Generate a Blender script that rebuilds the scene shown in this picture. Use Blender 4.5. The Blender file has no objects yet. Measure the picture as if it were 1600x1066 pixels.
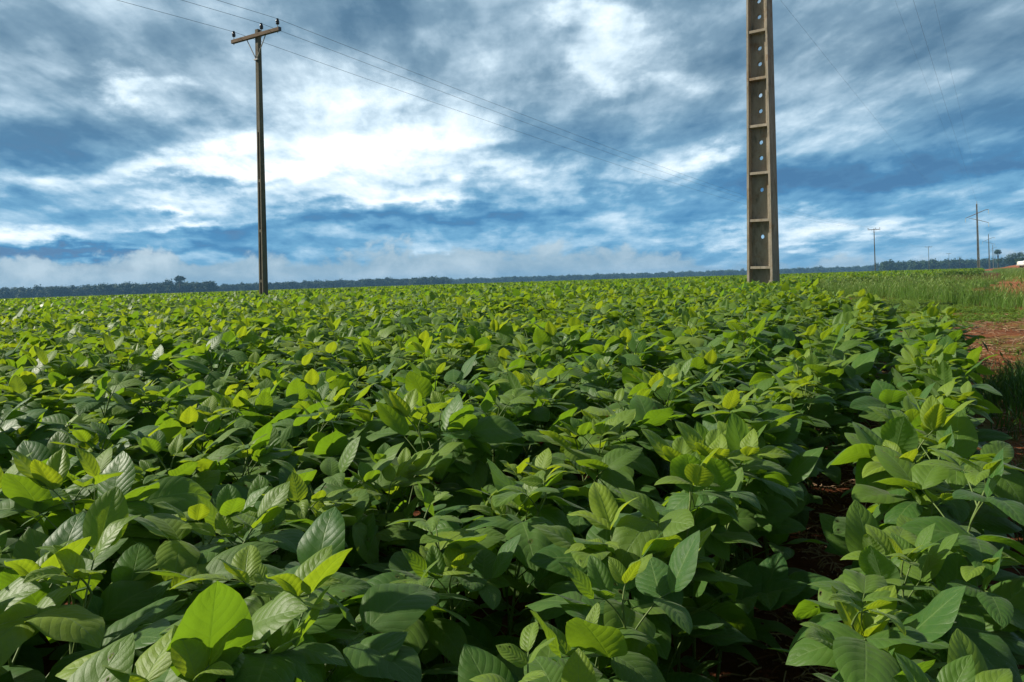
import bpy, bmesh, math, random
import numpy as np
from mathutils import Vector, Matrix

C = bpy.context.scene.collection
S = bpy.context.scene
R = math.radians
rng = np.random.default_rng(7)
random.seed(7)

# ------------------------------------------------------------------ camera
F = 1200.0            # focal length in pixels of the 1600 px wide photograph
HZ = 436.0            # horizon row at the picture's centre column
ROLL = R(1.8)
CAM_Z = 1.2
cam = bpy.data.cameras.new('camera')
cam.lens = 27.0
cam.sensor_width = 36.0
cam.shift_y = -(533 - HZ) / 1600.0
cam.clip_start = 0.05
cam.clip_end = 20000
co = bpy.data.objects.new('camera', cam)
C.objects.link(co)
co.matrix_world = Matrix.Translation((0, 0, CAM_Z)) @ Matrix.Rotation(R(90), 4, 'X') @ Matrix.Rotation(-ROLL, 4, 'Z')
S.camera = co

# ------------------------------------------------------------------ exposure
S.view_settings.view_transform = 'Standard'
S.view_settings.look = 'None'
S.view_settings.exposure = 0.42
S.view_settings.gamma = 1.0
S.cycles.max_bounces = 8
S.cycles.transparent_max_bounces = 8
S.cycles.use_denoising = True

HAZE_DENSITY = 0.00028

# ------------------------------------------------------------------ sun
SUN_AZ, SUN_EL = R(280), R(34)
sd = Vector((math.sin(SUN_AZ) * math.cos(SUN_EL), math.cos(SUN_AZ) * math.cos(SUN_EL), math.sin(SUN_EL)))
sl = bpy.data.lights.new('sun', 'SUN')
sl.energy = 5.0
sl.angle = R(1.4)
sl.color = (1.0, 0.93, 0.80)
so = bpy.data.objects.new('sun', sl)
so.rotation_euler = sd.to_track_quat('Z', 'Y').to_euler()
so.location = sd * 50
C.objects.link(so)


# ------------------------------------------------------------------ node helper
class N:
    def __init__(s, nt):
        s.nt = nt
        nt.nodes.clear()

    def add(s, t, **kw):
        n = s.nt.nodes.new(t)
        for k, v in kw.items():
            setattr(n, k, v)
        return n

    def link(s, a, b):
        s.nt.links.new(a, b)

    def put(s, sock, v):
        if hasattr(v, 'links') or isinstance(v, bpy.types.NodeSocket):
            s.nt.links.new(v, sock)
        else:
            sock.default_value = v

    def m(s, op, a, b=None, c=None, clamp=False):
        n = s.add('ShaderNodeMath', operation=op, use_clamp=clamp)
        s.put(n.inputs[0], a)
        if b is not None:
            s.put(n.inputs[1], b)
        if c is not None:
            s.put(n.inputs[2], c)
        return n.outputs[0]

    def mixc(s, f, a, b, blend='MIX'):
        n = s.add('ShaderNodeMix', data_type='RGBA', blend_type=blend)
        s.put(n.inputs[0], f)
        s.put(n.inputs[6], a if not isinstance(a, tuple) else a + (1,) * (4 - len(a)))
        s.put(n.inputs[7], b if not isinstance(b, tuple) else b + (1,) * (4 - len(b)))
        return n.outputs[2]

    def noise(s, vec, scale, detail=4, rough=0.55, dist=0.0):
        n = s.add('ShaderNodeTexNoise')
        if vec is not None:
            s.put(n.inputs['Vector'], vec)
        n.inputs['Scale'].default_value = scale
        n.inputs['Detail'].default_value = detail
        n.inputs['Roughness'].default_value = rough
        n.inputs['Distortion'].default_value = dist
        return n.outputs[0]

    def ramp(s, f, stops):
        n = s.add('ShaderNodeValToRGB')
        cr = n.color_ramp
        cr.elements[0].position, cr.elements[0].color = stops[0][0], tuple(stops[0][1]) + (1,)
        cr.elements[1].position, cr.elements[1].color = stops[-1][0], tuple(stops[-1][1]) + (1,)
        for p, c in stops[1:-1]:
            e = cr.elements.new(p)
            e.color = tuple(c) + (1,)
        s.put(n.inputs[0], f)
        return n.outputs[0]

    def mrange(s, v, a, b, c=0.0, d=1.0, smooth=True):
        n = s.add('ShaderNodeMapRange', interpolation_type='SMOOTHSTEP' if smooth else 'LINEAR')
        s.put(n.inputs[0], v)
        n.inputs[1].default_value, n.inputs[2].default_value = a, b
        n.inputs[3].default_value, n.inputs[4].default_value = c, d
        return n.outputs[0]

    def comb(s, x, y, z):
        n = s.add('ShaderNodeCombineXYZ')
        s.put(n.inputs[0], x)
        s.put(n.inputs[1], y)
        s.put(n.inputs[2], z)
        return n.outputs[0]


# ------------------------------------------------------------------ sky
def uv_of(px, py):      # direction coordinates x/y and z/y of a sky direction (roll taken out)
    X, Z = (px - 800) / F, -(py - HZ) / F
    return X * math.cos(ROLL) + Z * math.sin(ROLL), -X * math.sin(ROLL) + Z * math.cos(ROLL)


w = bpy.data.worlds.new("World")
S.world = w
w.use_nodes = True
n = N(w.node_tree)
sky = n.add('ShaderNodeTexSky', sky_type='NISHITA')
sky.sun_disc = False
sky.sun_elevation = SUN_EL
sky.sun_rotation = SUN_AZ
sky.air_density = 1.2
tc = n.add('ShaderNodeTexCoord')
sep = n.add('ShaderNodeSeparateXYZ')
n.link(tc.outputs['Generated'], sep.inputs[0])
dx, dy, dz = sep.outputs
zc = n.m('MAXIMUM', dz, 0.0)
# cloud deck: project the direction onto a flat layer high above the ground
den = n.m('ADD', zc, 0.14)
cu = n.m('DIVIDE', dx, den)
cv = n.m('DIVIDE', dy, den)
deck = n.comb(cu, cv, 0.0)
nz1 = n.noise(deck, 1.25, 8, 0.56, 0.15)
den2 = n.m('ADD', zc, 0.24)
lu, lv = n.m('DIVIDE', dx, den2), n.m('MULTIPLY', n.m('DIVIDE', zc, den2), 2.6)
deck2 = n.comb(lu, n.m('ADD', lv, n.m('MULTIPLY', lu, -0.12)), 3.7)
fine = n.noise(n.comb(n.m('DIVIDE', dx, n.m('ADD', zc, 0.3)), n.m('MULTIPLY', n.m('DIVIDE', dz, n.m('ADD', zc, 0.3)), 1.9), 1.0), 9.0, 8, 0.66, 0.5)
nz2 = n.noise(deck2, 4.4, 7, 0.54, 0.15)
# bright and dark regions of the deck
yc = n.m('MAXIMUM', dy, 0.12)
U0 = n.m('DIVIDE', dx, yc)
V0 = n.m('DIVIDE', dz, yc)
wn = n.add('ShaderNodeTexNoise')
n.link(deck, wn.inputs['Vector'])
wn.inputs['Scale'].default_value = 1.9
wn.inputs['Detail'].default_value = 5
wsep = n.add('ShaderNodeSeparateColor')
n.link(wn.outputs['Color'], wsep.inputs[0])
w2 = n.add('ShaderNodeTexNoise')
n.link(n.comb(U0, n.m('MULTIPLY', V0, 1.7), 0.0), w2.inputs['Vector'])
w2.inputs['Scale'].default_value = 9.0
w2.inputs['Detail'].default_value = 7
w2.inputs['Roughness'].default_value = 0.6
w2s = n.add('ShaderNodeSeparateColor')
n.link(w2.outputs['Color'], w2s.inputs[0])
U1 = n.m('ADD', U0, n.m('MULTIPLY', n.m('SUBTRACT', w2s.outputs[0], 0.5), 0.20))
V1 = n.m('ADD', V0, n.m('MULTIPLY', n.m('SUBTRACT', w2s.outputs[1], 0.5), 0.10))
U = n.m('ADD', U1, n.m('MULTIPLY', n.m('SUBTRACT', wsep.outputs[0], 0.5), 0.22))
V = n.m('ADD', V1, n.m('MULTIPLY', n.m('SUBTRACT', wsep.outputs[1], 0.5), 0.075))
BLOBS = [  # px, py, sx, sy, amount
    (560, 250, 110, 34, .40), (660, 215, 90, 20, .26), (500, 170, 110, 34, .24), (420, 250, 110, 16, .22), (310, 262, 130, 14, .20), (600, 150, 80, 24, .16),
    (300, 336, 60, 7, .34), (400, 298, 110, 9, .18), (250, 315, 60, 7, .2), (918, 38, 36, 14, .26), (965, 114, 62, 18, .26), (1005, 64, 42, 12, .20), (905, 86, 30, 18, .14),
    (195, 130, 40, 13, .30), (600, 314, 110, 8, .26), (80, 285, 110, 12, .20), (50, 365, 90, 10, .32), (1085, 248, 40, 10, .28), (760, 268, 70, 10, .16),
    (960, 270, 110, 9, .14), (1250, 175, 120, 14, .10), (1300, 372, 200, 7, .20), (1180, 355, 120, 7, .16), (900, 300, 120, 8, .14),
    (150, 195, 110, 26, -.17), (40, 235, 80, 28, -.20), (620, 25, 130, 22, -.12), (860, 205, 90, 18, -.14), (240, 60, 150, 24, -.08), (300, 200, 80, 18, -.14),
    (1380, 268, 230, 18, -.28), (1530, 258, 110, 26, -.20), (1130, 295, 150, 12, -.18), (130, 392, 200, 9, -.36), (420, 355, 200, 9, -.15),
    (800, 345, 240, 12, -.14), (1480, 60, 200, 50, -.14), (780, 232, 110, 12, -.14), (1500, 180, 160, 36, -.10), (60, 50, 140, 50, -.12), (1580, 60, 90, 70, -.1),
    (330, 285, 110, 7, -.14), (1400, 318, 200, 10, -.14), (650, 355, 160, 8, -.06),
]
tot = None
for px, py, sx, sy, am in BLOBS:
    u0, v0 = uv_of(px, py)
    a = n.m('MULTIPLY', n.m('SUBTRACT', U, u0), F / sx)
    b = n.m('MULTIPLY', n.m('SUBTRACT', V, v0), F / sy)
    q = n.m('ADD', n.m('MULTIPLY', a, a), n.m('MULTIPLY', b, b))
    g = n.m('MULTIPLY', n.m('EXPONENT', n.m('MULTIPLY', q, -0.5)), am)
    tot = g if tot is None else n.m('ADD', tot, g)
front = n.mrange(dy, 0.05, 0.35)
tot = n.m('MULTIPLY', tot, front)
val = n.m('ADD', n.m('MULTIPLY', n.m('SUBTRACT', nz1, 0.5), 0.78), n.m('MULTIPLY', n.m('SUBTRACT', nz2, 0.5), 0.80))
val = n.m('ADD', val, n.m('ADD', n.m('MULTIPLY', n.m('SUBTRACT', fine, 0.5), 0.30), n.m('MULTIPLY', n.m('SUBTRACT', w2s.outputs[2], 0.5), 0.35)))
nz3 = n.noise(n.comb(lu, n.m('ADD', lv, n.m('MULTIPLY', lu, -0.15)), 9.1), 11.0, 6, 0.52, 0.1)
val = n.m('ADD', val, n.m('MULTIPLY', n.m('MULTIPLY', n.m('SUBTRACT', nz3, 0.5), 0.50), n.mrange(dz, 0.03, 0.15, 0.5, 1.0)))
tot = n.m('MULTIPLY', tot, n.m('ADD', 0.45, n.m('MULTIPLY', fine, 1.0)))
val = n.m('ADD', n.m('ADD', val, 0.47), n.m('MULTIPLY', tot, 1.3), clamp=True)
cl_hi = n.ramp(val, [(0.0, (.045, .110, .190)), (.20, (.085, .170, .260)), (.40, (.165, .270, .365)), (.56, (.31, .43, .53)),
                     (.74, (.55, .68, .77)), (.90, (.75, .83, .88)), (1.0, (.89, .92, .94))])
cl_lo = n.ramp(val, [(0.0, (.022, .130, .300)), (.20, (.060, .205, .385)), (.40, (.130, .320, .500)), (.56, (.30, .48, .63)),
                     (.74, (.55, .69, .79)), (.90, (.75, .83, .88)), (1.0, (.89, .92, .94))])
cloud = n.mixc(n.mrange(dz, 0.05, 0.26), cl_lo, cl_hi)
cl10 = n.add('ShaderNodeVectorMath', operation='SCALE')
n.link(cloud, cl10.inputs[0])
cl10.inputs[3].default_value = 10.0
gap = n.mrange(val, 0.02, 0.20, 0.92, 1.0)
skyc = n.mixc(gap, sky.outputs[0], cl10.outputs[0])
# low bank of pale cumulus standing on the horizon
bn = n.noise(n.comb(n.m('MULTIPLY', U0, 1.0), n.m('MULTIPLY', V0, 1.25), 1.3), 11.0, 7, 0.60, 0.2)
bw = n.noise(n.comb(U0, 0.0, 5.1), 3.0, 2, 0.5)
bh = n.m('ADD', n.mrange(U0, 0.02, 0.5, 0.043, 0.004), n.m('MULTIPLY', n.m('SUBTRACT', bw, 0.5), 0.035))
bt = n.m('ADD', n.m('SUBTRACT', bh, V0), n.m('MULTIPLY', n.m('SUBTRACT', bn, 0.5), 0.15))
bank = n.m('MULTIPLY', n.mrange(bt, -0.004, 0.012), n.m('MULTIPLY', front, 0.88))
bcol = n.ramp(bn, [(0.3, (1.6, 2.7, 3.7)), (0.47, (2.6, 3.7, 4.5)), (0.66, (4.4, 5.4, 6.0))])
skyc = n.mixc(bank, skyc, bcol)
# unseen sky overhead and behind is dimmed to cut ambient light
over = n.m('MULTIPLY', n.mrange(dz, 0.34, 0.62, 1.0, 0.5), n.mrange(dy, -0.5, 0.25, 0.65, 1.0))
sv = n.add('ShaderNodeVectorMath', operation='SCALE')
n.link(skyc, sv.inputs[0])
n.link(over, sv.inputs[3])
skyc = sv.outputs[0]
# below the horizon the sky ends
skyc = n.mixc(n.mrange(dz, -0.02, -0.002), (1.0, 1.3, 1.0), skyc)
bg = n.add('ShaderNodeBackground')
bg.inputs[1].default_value = 0.1
n.link(skyc, bg.inputs[0])
ow = n.add('ShaderNodeOutputWorld')
n.link(bg.outputs[0], ow.inputs[0])


# ------------------------------------------------------------------ object helpers
def link(o, parent=None):
    C.objects.link(o)
    if parent is not None:
        o.parent = parent
    return o


def thing(name, label, cat, loc=(0, 0, 0), rotz=0.0, group=None):
    o = bpy.data.objects.new(name, None)
    o.empty_display_size = 0.2
    o.location = loc
    o.rotation_euler = (0, 0, rotz)
    tag(o, label, cat, group)
    return link(o)


def tag(o, label=None, cat=None, group=None, kind=None):
    for k, v in (('label', label), ('category', cat), ('group', group), ('kind', kind)):
        if v:
            o[k] = v
    return o


def from_bm(name, bm, mat, parent=None, smooth=False):
    me = bpy.data.meshes.new(name)
    bmesh.ops.recalc_face_normals(bm, faces=bm.faces)
    bm.to_mesh(me)
    bm.free()
    me.materials.append(mat)
    if smooth:
        me.polygons.foreach_set('use_smooth', [True] * len(me.polygons))
    return link(bpy.data.objects.new(name, me), parent)


def box(bm, x0, x1, y0, y1, z0, z1):
    v = [bm.verts.new(p) for p in ((x0, y0, z0), (x1, y0, z0), (x1, y1, z0), (x0, y1, z0), (x0, y0, z1), (x1, y0, z1), (x1, y1, z1), (x0, y1, z1))]
    for f in ((0, 3, 2, 1), (4, 5, 6, 7), (0, 1, 5, 4), (1, 2, 6, 5), (2, 3, 7, 6), (3, 0, 4, 7)):
        bm.faces.new([v[i] for i in f])
    return v


def tube(bm, pts, radii, seg=8, cap=True):
    pts = [Vector(p) for p in pts]
    rings = []
    up = Vector((0, 0, 1))
    for i, p in enumerate(pts):
        d = (pts[min(i + 1, len(pts) - 1)] - pts[max(i - 1, 0)]).normalized()
        a = d.cross(up)
        if a.length < 1e-3:
            a = d.cross(Vector((1, 0, 0)))
        a.normalize()
        b = d.cross(a)
        r = radii[i] if hasattr(radii, '__len__') else radii
        rings.append([bm.verts.new(p + (a * math.cos(t) + b * math.sin(t)) * r) for t in [2 * math.pi * k / seg for k in range(seg)]])
    for q in range(len(rings) - 1):
        for k in range(seg):
            bm.faces.new((rings[q][k], rings[q][(k + 1) % seg], rings[q + 1][(k + 1) % seg], rings[q + 1][k]))
    if cap:
        bm.faces.new(rings[0])
        bm.faces.new(rings[-1])


def lathe(bm, prof, seg=12, origin=(0, 0, 0)):
    ox, oy, oz = origin
    rings = [[bm.verts.new((ox + r * math.cos(2 * math.pi * k / seg), oy + r * math.sin(2 * math.pi * k / seg), oz + z)) for k in range(seg)] for r, z in prof]
    for q in range(len(rings) - 1):
        for k in range(seg):
            bm.faces.new((rings[q][k], rings[q][(k + 1) % seg], rings[q + 1][(k + 1) % seg], rings[q + 1][k]))
    bm.faces.new(rings[0])
    bm.faces.new(rings[-1])


GR = [0, .8, 1.0, 2.2, 3.5, 5.3, 10, 40, 200, 1000, 6000]
GZ = [0.0, .02, .06, .15, .23, .29, .32, .32, -.30, -4.0, -20.0]


def gz(x, y):
    return float(np.interp(math.hypot(x, y), GR, GZ))


def gzv(x, y):
    return np.interp(np.hypot(x, y), GR, GZ)


def mesh_np(name, verts, faces, mats, uv=None, tint=None, smooth=True, mat_idx=None):
    """verts (n,3), faces (m,4) -> mesh with a 'tint' point attribute and a uv map given per vertex"""
    me = bpy.data.meshes.new(name)
    verts = np.asarray(verts, dtype=np.float32)
    faces = np.asarray(faces, dtype=np.int32)
    me.vertices.add(len(verts))
    me.vertices.foreach_set('co', verts.ravel())
    k = faces.shape[1]
    me.loops.add(faces.size)
    me.loops.foreach_set('vertex_index', faces.ravel())
    me.polygons.add(len(faces))
    me.polygons.foreach_set('loop_start', np.arange(0, faces.size, k, dtype=np.int32))
    me.polygons.foreach_set('use_smooth', np.full(len(faces), smooth, dtype=bool))
    if mat_idx is not None:
        me.polygons.foreach_set('material_index', np.asarray(mat_idx, dtype=np.int32))
    for m_ in mats:
        me.materials.append(m_)
    if uv is not None:
        l = me.uv_layers.new(name='UVMap')
        l.data.foreach_set('uv', np.asarray(uv, dtype=np.float32)[faces.ravel()].ravel())
    if tint is not None:
        a = me.attributes.new('tint', 'FLOAT_COLOR', 'POINT')
        a.data.foreach_set('color', np.asarray(tint, dtype=np.float32).ravel())
    me.update(calc_edges=True)
    me.validate()
    return me


# ------------------------------------------------------------------ materials
def mat(name):
    m_ = bpy.data.materials.new(name)
    m_.use_nodes = True
    return m_, N(m_.node_tree)


def out(n, sh):
    o = n.add('ShaderNodeOutputMaterial')
    n.link(sh, o.inputs[0])


def principled(n, col, rough=0.6, spec=0.4, normal=None, **kw):
    p = n.add('ShaderNodeBsdfPrincipled')
    n.put(p.inputs['Base Color'], col if not isinstance(col, tuple) else col + (1,) * (4 - len(col)))
    n.put(p.inputs['Roughness'], rough)
    n.put(p.inputs['Specular IOR Level'], spec)
    if normal is not None:
        n.link(normal, p.inputs['Normal'])
    for k, v in kw.items():
        n.put(p.inputs[k.replace('_', ' ')], v)
    return p.outputs[0]


def bump(n, h, strength=0.5, dist=0.01):
    b = n.add('ShaderNodeBump')
    b.inputs['Strength'].default_value = strength
    b.inputs['Distance'].default_value = dist
    n.link(h, b.inputs['Height'])
    return b.outputs[0]


def leaf_material(name, veins=True):
    m_, n = mat(name)
    at = n.add('ShaderNodeAttribute', attribute_name='tint')
    sp = n.add('ShaderNodeSeparateColor')
    n.link(at.outputs['Color'], sp.inputs[0])
    rnd, age, dull = sp.outputs
    oi = n.add('ShaderNodeObjectInfo')
    r2 = n.m('ADD', n.m('MULTIPLY', rnd, 0.7), n.m('MULTIPLY', oi.outputs['Random'], 0.3))
    old = n.mixc(r2, (.027, .100, .020), (.085, .178, .024))
    col = n.mixc(age, old, (.225, .320, .024))
    geo = n.add('ShaderNodeNewGeometry')
    nrm = None
    if veins:
        uv = n.add('ShaderNodeUVMap', uv_map='UVMap')
        su = n.add('ShaderNodeSeparateXYZ')
        n.link(uv.outputs[0], su.inputs[0])
        t = su.outputs[0]
        s_ = n.m('ABSOLUTE', n.m('MULTIPLY', n.m('SUBTRACT', su.outputs[1], 0.5), 2.0))
        ph = n.m('FRACT', n.m('SUBTRACT', n.m('MULTIPLY', t, 8.0), n.m('MULTIPLY', n.m('POWER', s_, 1.25), 2.3)))
        dist = n.m('ABSOLUTE', n.m('SUBTRACT', ph, 0.5))
        lat = n.mrange(dist, 0.0, 0.055, 1.0, 0.0)
        mid = n.mrange(s_, 0.0, 0.07, 1.0, 0.0)
        vein = n.m('MAXIMUM', n.m('MULTIPLY', lat, 0.55), mid)
        mott = n.noise(n.comb(n.m('MULTIPLY', t, 2.0), su.outputs[1], n.m('MULTIPLY', rnd, 30.0)), 5.0, 3, 0.6)
        col = n.mixc(n.m('MULTIPLY', n.mrange(mott, 0.4, 0.72), 0.6), col, n.mixc(0.5, col, (.13, .21, .045)))
        col = n.mixc(n.m('MULTIPLY', vein, 0.55), col, (.17, .27, .075))
        pil = n.m('MULTIPLY', n.m('MULTIPLY', dist, 2.0), n.m('SUBTRACT', 1.0, mid))
        nrm = bump(n, n.m('ADD', n.m('ADD', n.m('POWER', pil, 0.5), n.m('MULTIPLY', mott, 0.9)), n.m('MULTIPLY', n.noise(n.comb(t, n.m('MULTIPLY', su.outputs[1], 0.65), rnd), 55.0, 3, 0.6), 0.45)), 0.42, 0.0017)
    if veins:
        vr = n.add('ShaderNodeTexVoronoi', feature='F1')
        vr.inputs['Scale'].default_value = 34.0
        n.link(n.comb(t, n.m('MULTIPLY', su.outputs[1], 0.65), n.m('MULTIPLY', rnd, 17.0)), vr.inputs['Vector'])
        drop = n.m('MULTIPLY', n.m('LESS_THAN', vr.outputs['Distance'], 0.10), n.m('GREATER_THAN', dull, 0.82))
        col = n.mixc(n.m('MULTIPLY', drop, 0.7), col, (.55, .60, .58))
        vh = n.add('ShaderNodeTexVoronoi', feature='F1')
        vh.inputs['Scale'].default_value = 3.6
        n.link(n.comb(t, n.m('MULTIPLY', su.outputs[1], 0.65), n.m('MULTIPLY', dull, 23.0)), vh.inputs['Vector'])
        hd = n.m('ADD', vh.outputs['Distance'], n.m('MULTIPLY', n.m('SUBTRACT', mott, 0.5), 0.16))
        chewed = n.m('GREATER_THAN', n.m('FRACT', n.m('MULTIPLY', rnd, 7.0)), 0.80)
        hole = n.m('MULTIPLY', n.m('LESS_THAN', hd, 0.105), chewed)
        col = n.mixc(n.m('MULTIPLY', n.m('LESS_THAN', hd, 0.145), n.m('MULTIPLY', chewed, 0.8)), col, (.09, .055, .02))
    back = n.mixc(0.45, col, (.115, .19, .065))
    fcol = n.mixc(geo.outputs['Backfacing'], col, back)
    rough = n.m('ADD', 0.43, n.m('MULTIPLY', dull, 0.17))
    p = n.add('ShaderNodeBsdfPrincipled')
    n.link(fcol, p.inputs['Base Color'])
    n.link(rough, p.inputs['Roughness'])
    p.inputs['Specular IOR Level'].default_value = 0.33
    p.inputs['Sheen Weight'].default_value = 0.10
    p.inputs['Sheen Roughness'].default_value = 0.45
    if nrm is not None:
        n.link(nrm, p.inputs['Normal'])
    tr = n.add('ShaderNodeBsdfTranslucent')
    trc = n.mixc(age, (.24, .44, .014), (.56, .66, .016))
    if veins:
        trc = n.mixc(n.m('MULTIPLY', vein, 0.45), trc, n.mixc(0.5, trc, (.10, .22, .01)))
        trc = n.mixc(n.m('MULTIPLY', n.mrange(mott, .3, .75), 0.5), trc, n.mixc(0.5, trc, (.16, .30, .012)))
        n.link(nrm, tr.inputs['Normal'])
    n.link(trc, tr.inputs[0])
    mx = n.add('ShaderNodeMixShader')
    mx.inputs[0].default_value = 0.40
    n.link(p.outputs[0], mx.inputs[1])
    n.link(tr.outputs[0], mx.inputs[2])
    res = mx.outputs[0]
    if veins:
        tp = n.add('ShaderNodeBsdfTransparent')
        m2 = n.add('ShaderNodeMixShader')
        n.link(hole, m2.inputs[0])
        n.link(res, m2.inputs[1])
        n.link(tp.outputs[0], m2.inputs[2])
        res = m2.outputs[0]
    out(n, res)
    return m_


M_LEAF = leaf_material('soybean_leaf')
M_LEAF_FAR = leaf_material('soybean_leaf_plain', False)

M_STEM, n = mat('soybean_stem')
tcx = n.add('ShaderNodeTexCoord')
out(n, principled(n, n.ramp(n.noise(tcx.outputs['Object'], 30, 3), [(.3, (.07, .13, .025)), (.7, (.16, .21, .06))]), 0.6, 0.3))


def grass_material(name, c0, c1, c2):
    m_, n = mat(name)
    at = n.add('ShaderNodeAttribute', attribute_name='tint')
    sp = n.add('ShaderNodeSeparateColor')
    n.link(at.outputs['Color'], sp.inputs[0])
    oi = n.add('ShaderNodeObjectInfo')
    col = n.mixc(n.m('ADD', n.m('MULTIPLY', sp.outputs[0], .6), n.m('MULTIPLY', oi.outputs['Random'], .4)), c0, c1)
    col = n.mixc(sp.outputs[1], col, c2)
    p = principled(n, col, 0.55, 0.25)
    tr = n.add('ShaderNodeBsdfTranslucent')
    n.link(n.mixc(0.5, col, (.2, .3, .02)), tr.inputs[0])
    mx = n.add('ShaderNodeMixShader')
    mx.inputs[0].default_value = 0.35
    n.link(p, mx.inputs[1])
    n.link(tr.outputs[0], mx.inputs[2])
    out(n, mx.outputs[0])
    return m_


M_TALLGRASS = grass_material('tall_grass', (.07, .18, .02), (.16, .30, .035), (.24, .31, .10))
M_DARKGRASS = grass_material('verge_grass', (.022, .085, .012), (.05, .14, .02), (.13, .16, .05))
M_LAWN = grass_material('low_weeds', (.09, .19, .02), (.19, .29, .03), (.22, .20, .07))
M_STRAW, n = mat('straw')
oi = n.add('ShaderNodeObjectInfo')
out(n, principled(n, n.mixc(oi.outputs['Random'], (.16, .07, .035), (.38, .27, .17)), 0.9, 0.1))


def soil_material(name, patchy):
    m_, n = mat(name)
    tcx = n.add('ShaderNodeTexCoord')
    P = tcx.outputs['Object']
    a = n.noise(P, 1.1, 6, 0.6)
    b = n.noise(P, 16.0, 8, 0.65)
    c = n.noise(P, 90.0, 4, 0.6)
    col = n.ramp(b, [(.25, (.09, .027, .010)), (.5, (.26, .085, .028)), (.75, (.40, .175, .08))])
    col = n.mixc(n.mrange(a, .35, .7), n.mixc(0.45, col, (.05, .013, .009)), col)
    col = n.mixc(n.m('MULTIPLY', n.mrange(c, .58, .72), .5), col, (.40, .22, .14))
    if not patchy:   # shade between the crop rows put into the soil colour
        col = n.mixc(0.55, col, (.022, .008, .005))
    if patchy:   # thin weed cover over the soil
        g = n.noise(P, 0.55, 5, 0.65)
        col = n.mixc(n.m('MULTIPLY', n.mrange(g, .48, .62), .75), col, n.mixc(b, (.07, .12, .02), (.17, .19, .05)))
    vl = n.add('ShaderNodeVectorMath', operation='LENGTH')
    n.link(P, vl.inputs[0])
    if not patchy:   # far land: the same crop seen edge on
        gcol = n.mixc(n.noise(P, 0.02, 4), (.055, .13, .02), (.09, .17, .03))
        col = n.mixc(n.mrange(vl.outputs['Value'], 90, 160), col, gcol)
    nb = bump(n, n.m('ADD', b, n.m('MULTIPLY', c, .35)), 0.9, 0.03)
    out(n, principled(n, col, 0.95, 0.12, nb))
    return m_


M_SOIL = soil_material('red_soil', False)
M_TRACK = soil_material('track_soil', True)
M_ROADSOIL, n = mat('road_soil')
tcx = n.add('ShaderNodeTexCoord')
out(n, principled(n, n.ramp(n.noise(tcx.outputs['Object'], 0.8, 8, .65), [(.3, (.20, .060, .024)), (.7, (.40, .155, .072))]), .95, .1))


def concrete(name, c0, c1, stain=(.05, .055, .02), rust=(.22, .11, .035)):
    m_, n = mat(name)
    tcx = n.add('ShaderNodeTexCoord')
    P = tcx.outputs['Object']
    mp = n.add('ShaderNodeMapping')
    n.link(P, mp.inputs[0])
    mp.inputs['Scale'].default_value = (1, 1, 0.28)
    a = n.noise(mp.outputs[0], 5.0, 7, .65)
    b = n.noise(P, 28.0, 6, .7)
    c = n.noise(mp.outputs[0], 11.0, 5, .6)
    col = n.ramp(a, [(.28, c0), (.72, c1)])
    col = n.mixc(n.m('MULTIPLY', n.mrange(c, .50, .76), .6), col, stain)
    col = n.mixc(n.m('MULTIPLY', n.mrange(n.noise(P, 3.1, 6, .7), .52, .70), .6), col, rust)
    col = n.mixc(n.m('MULTIPLY', n.mrange(b, .55, .8), .5), col, (.46, .42, .36))
    nb = bump(n, n.m('ADD', b, a), .5, .012)
    out(n, principled(n, col, .9, .2, nb))
    return m_


M_CONC = concrete('weathered_concrete', (.23, .195, .14), (.44, .385, .305))
M_CONC2 = concrete('pole_concrete', (.09, .082, .06), (.19, .17, .125), (.045, .045, .03), (.11, .075, .045))
M_WOOD, n = mat('weathered_timber')
tcx = n.add('ShaderNodeTexCoord')
mp = n.add('ShaderNodeMapping')
n.link(tcx.outputs['Object'], mp.inputs[0])
mp.inputs['Scale'].default_value = (1.2, 14, 14)
wv = n.noise(mp.outputs[0], 3.0, 6, .65)
out(n, principled(n, n.ramp(wv, [(.3, (.07, .045, .025)), (.7, (.24, .17, .11))]), .85, .2, bump(n, wv, .5, .01)))
M_PORC, n = mat('brown_porcelain')
out(n, principled(n, (.018, .022, .03), .25, .5))
M_STEEL, n = mat('galvanised_steel')
tcx = n.add('ShaderNodeTexCoord')
out(n, principled(n, n.ramp(n.noise(tcx.outputs['Object'], 9, 4), [(.3, (.28, .26, .23)), (.7, (.45, .42, .37))]), .5, .5))
M_GLASSINS, n = mat('pale_insulator')
out(n, principled(n, (.55, .52, .36), .3, .5))
M_WIRE, n = mat('aluminium_cable')
out(n, principled(n, (.11, .10, .10), .55, .4))


def tree_material(name, c0, c1):
    m_, n = mat(name)
    at = n.add('ShaderNodeAttribute', attribute_name='tint')
    oi = n.add('ShaderNodeObjectInfo')
    sp = n.add('ShaderNodeSeparateColor')
    n.link(at.outputs['Color'], sp.inputs[0])
    f = n.m('ADD', n.m('MULTIPLY', sp.outputs[0], .6), n.m('MULTIPLY', oi.outputs['Random'], .4))
    out(n, principled(n, n.mixc(f, c0, c1), .7, .2))
    return m_


M_CROWN = tree_material('tree_leaves', (.022, .050, .018), (.055, .095, .028))
M_BARK, n = mat('bark')
tcx = n.add('ShaderNodeTexCoord')
out(n, principled(n, n.ramp(n.noise(tcx.outputs['Object'], 4, 5), [(.3, (.05, .038, .028)), (.7, (.13, .10, .075))]), .9, .1))

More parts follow.
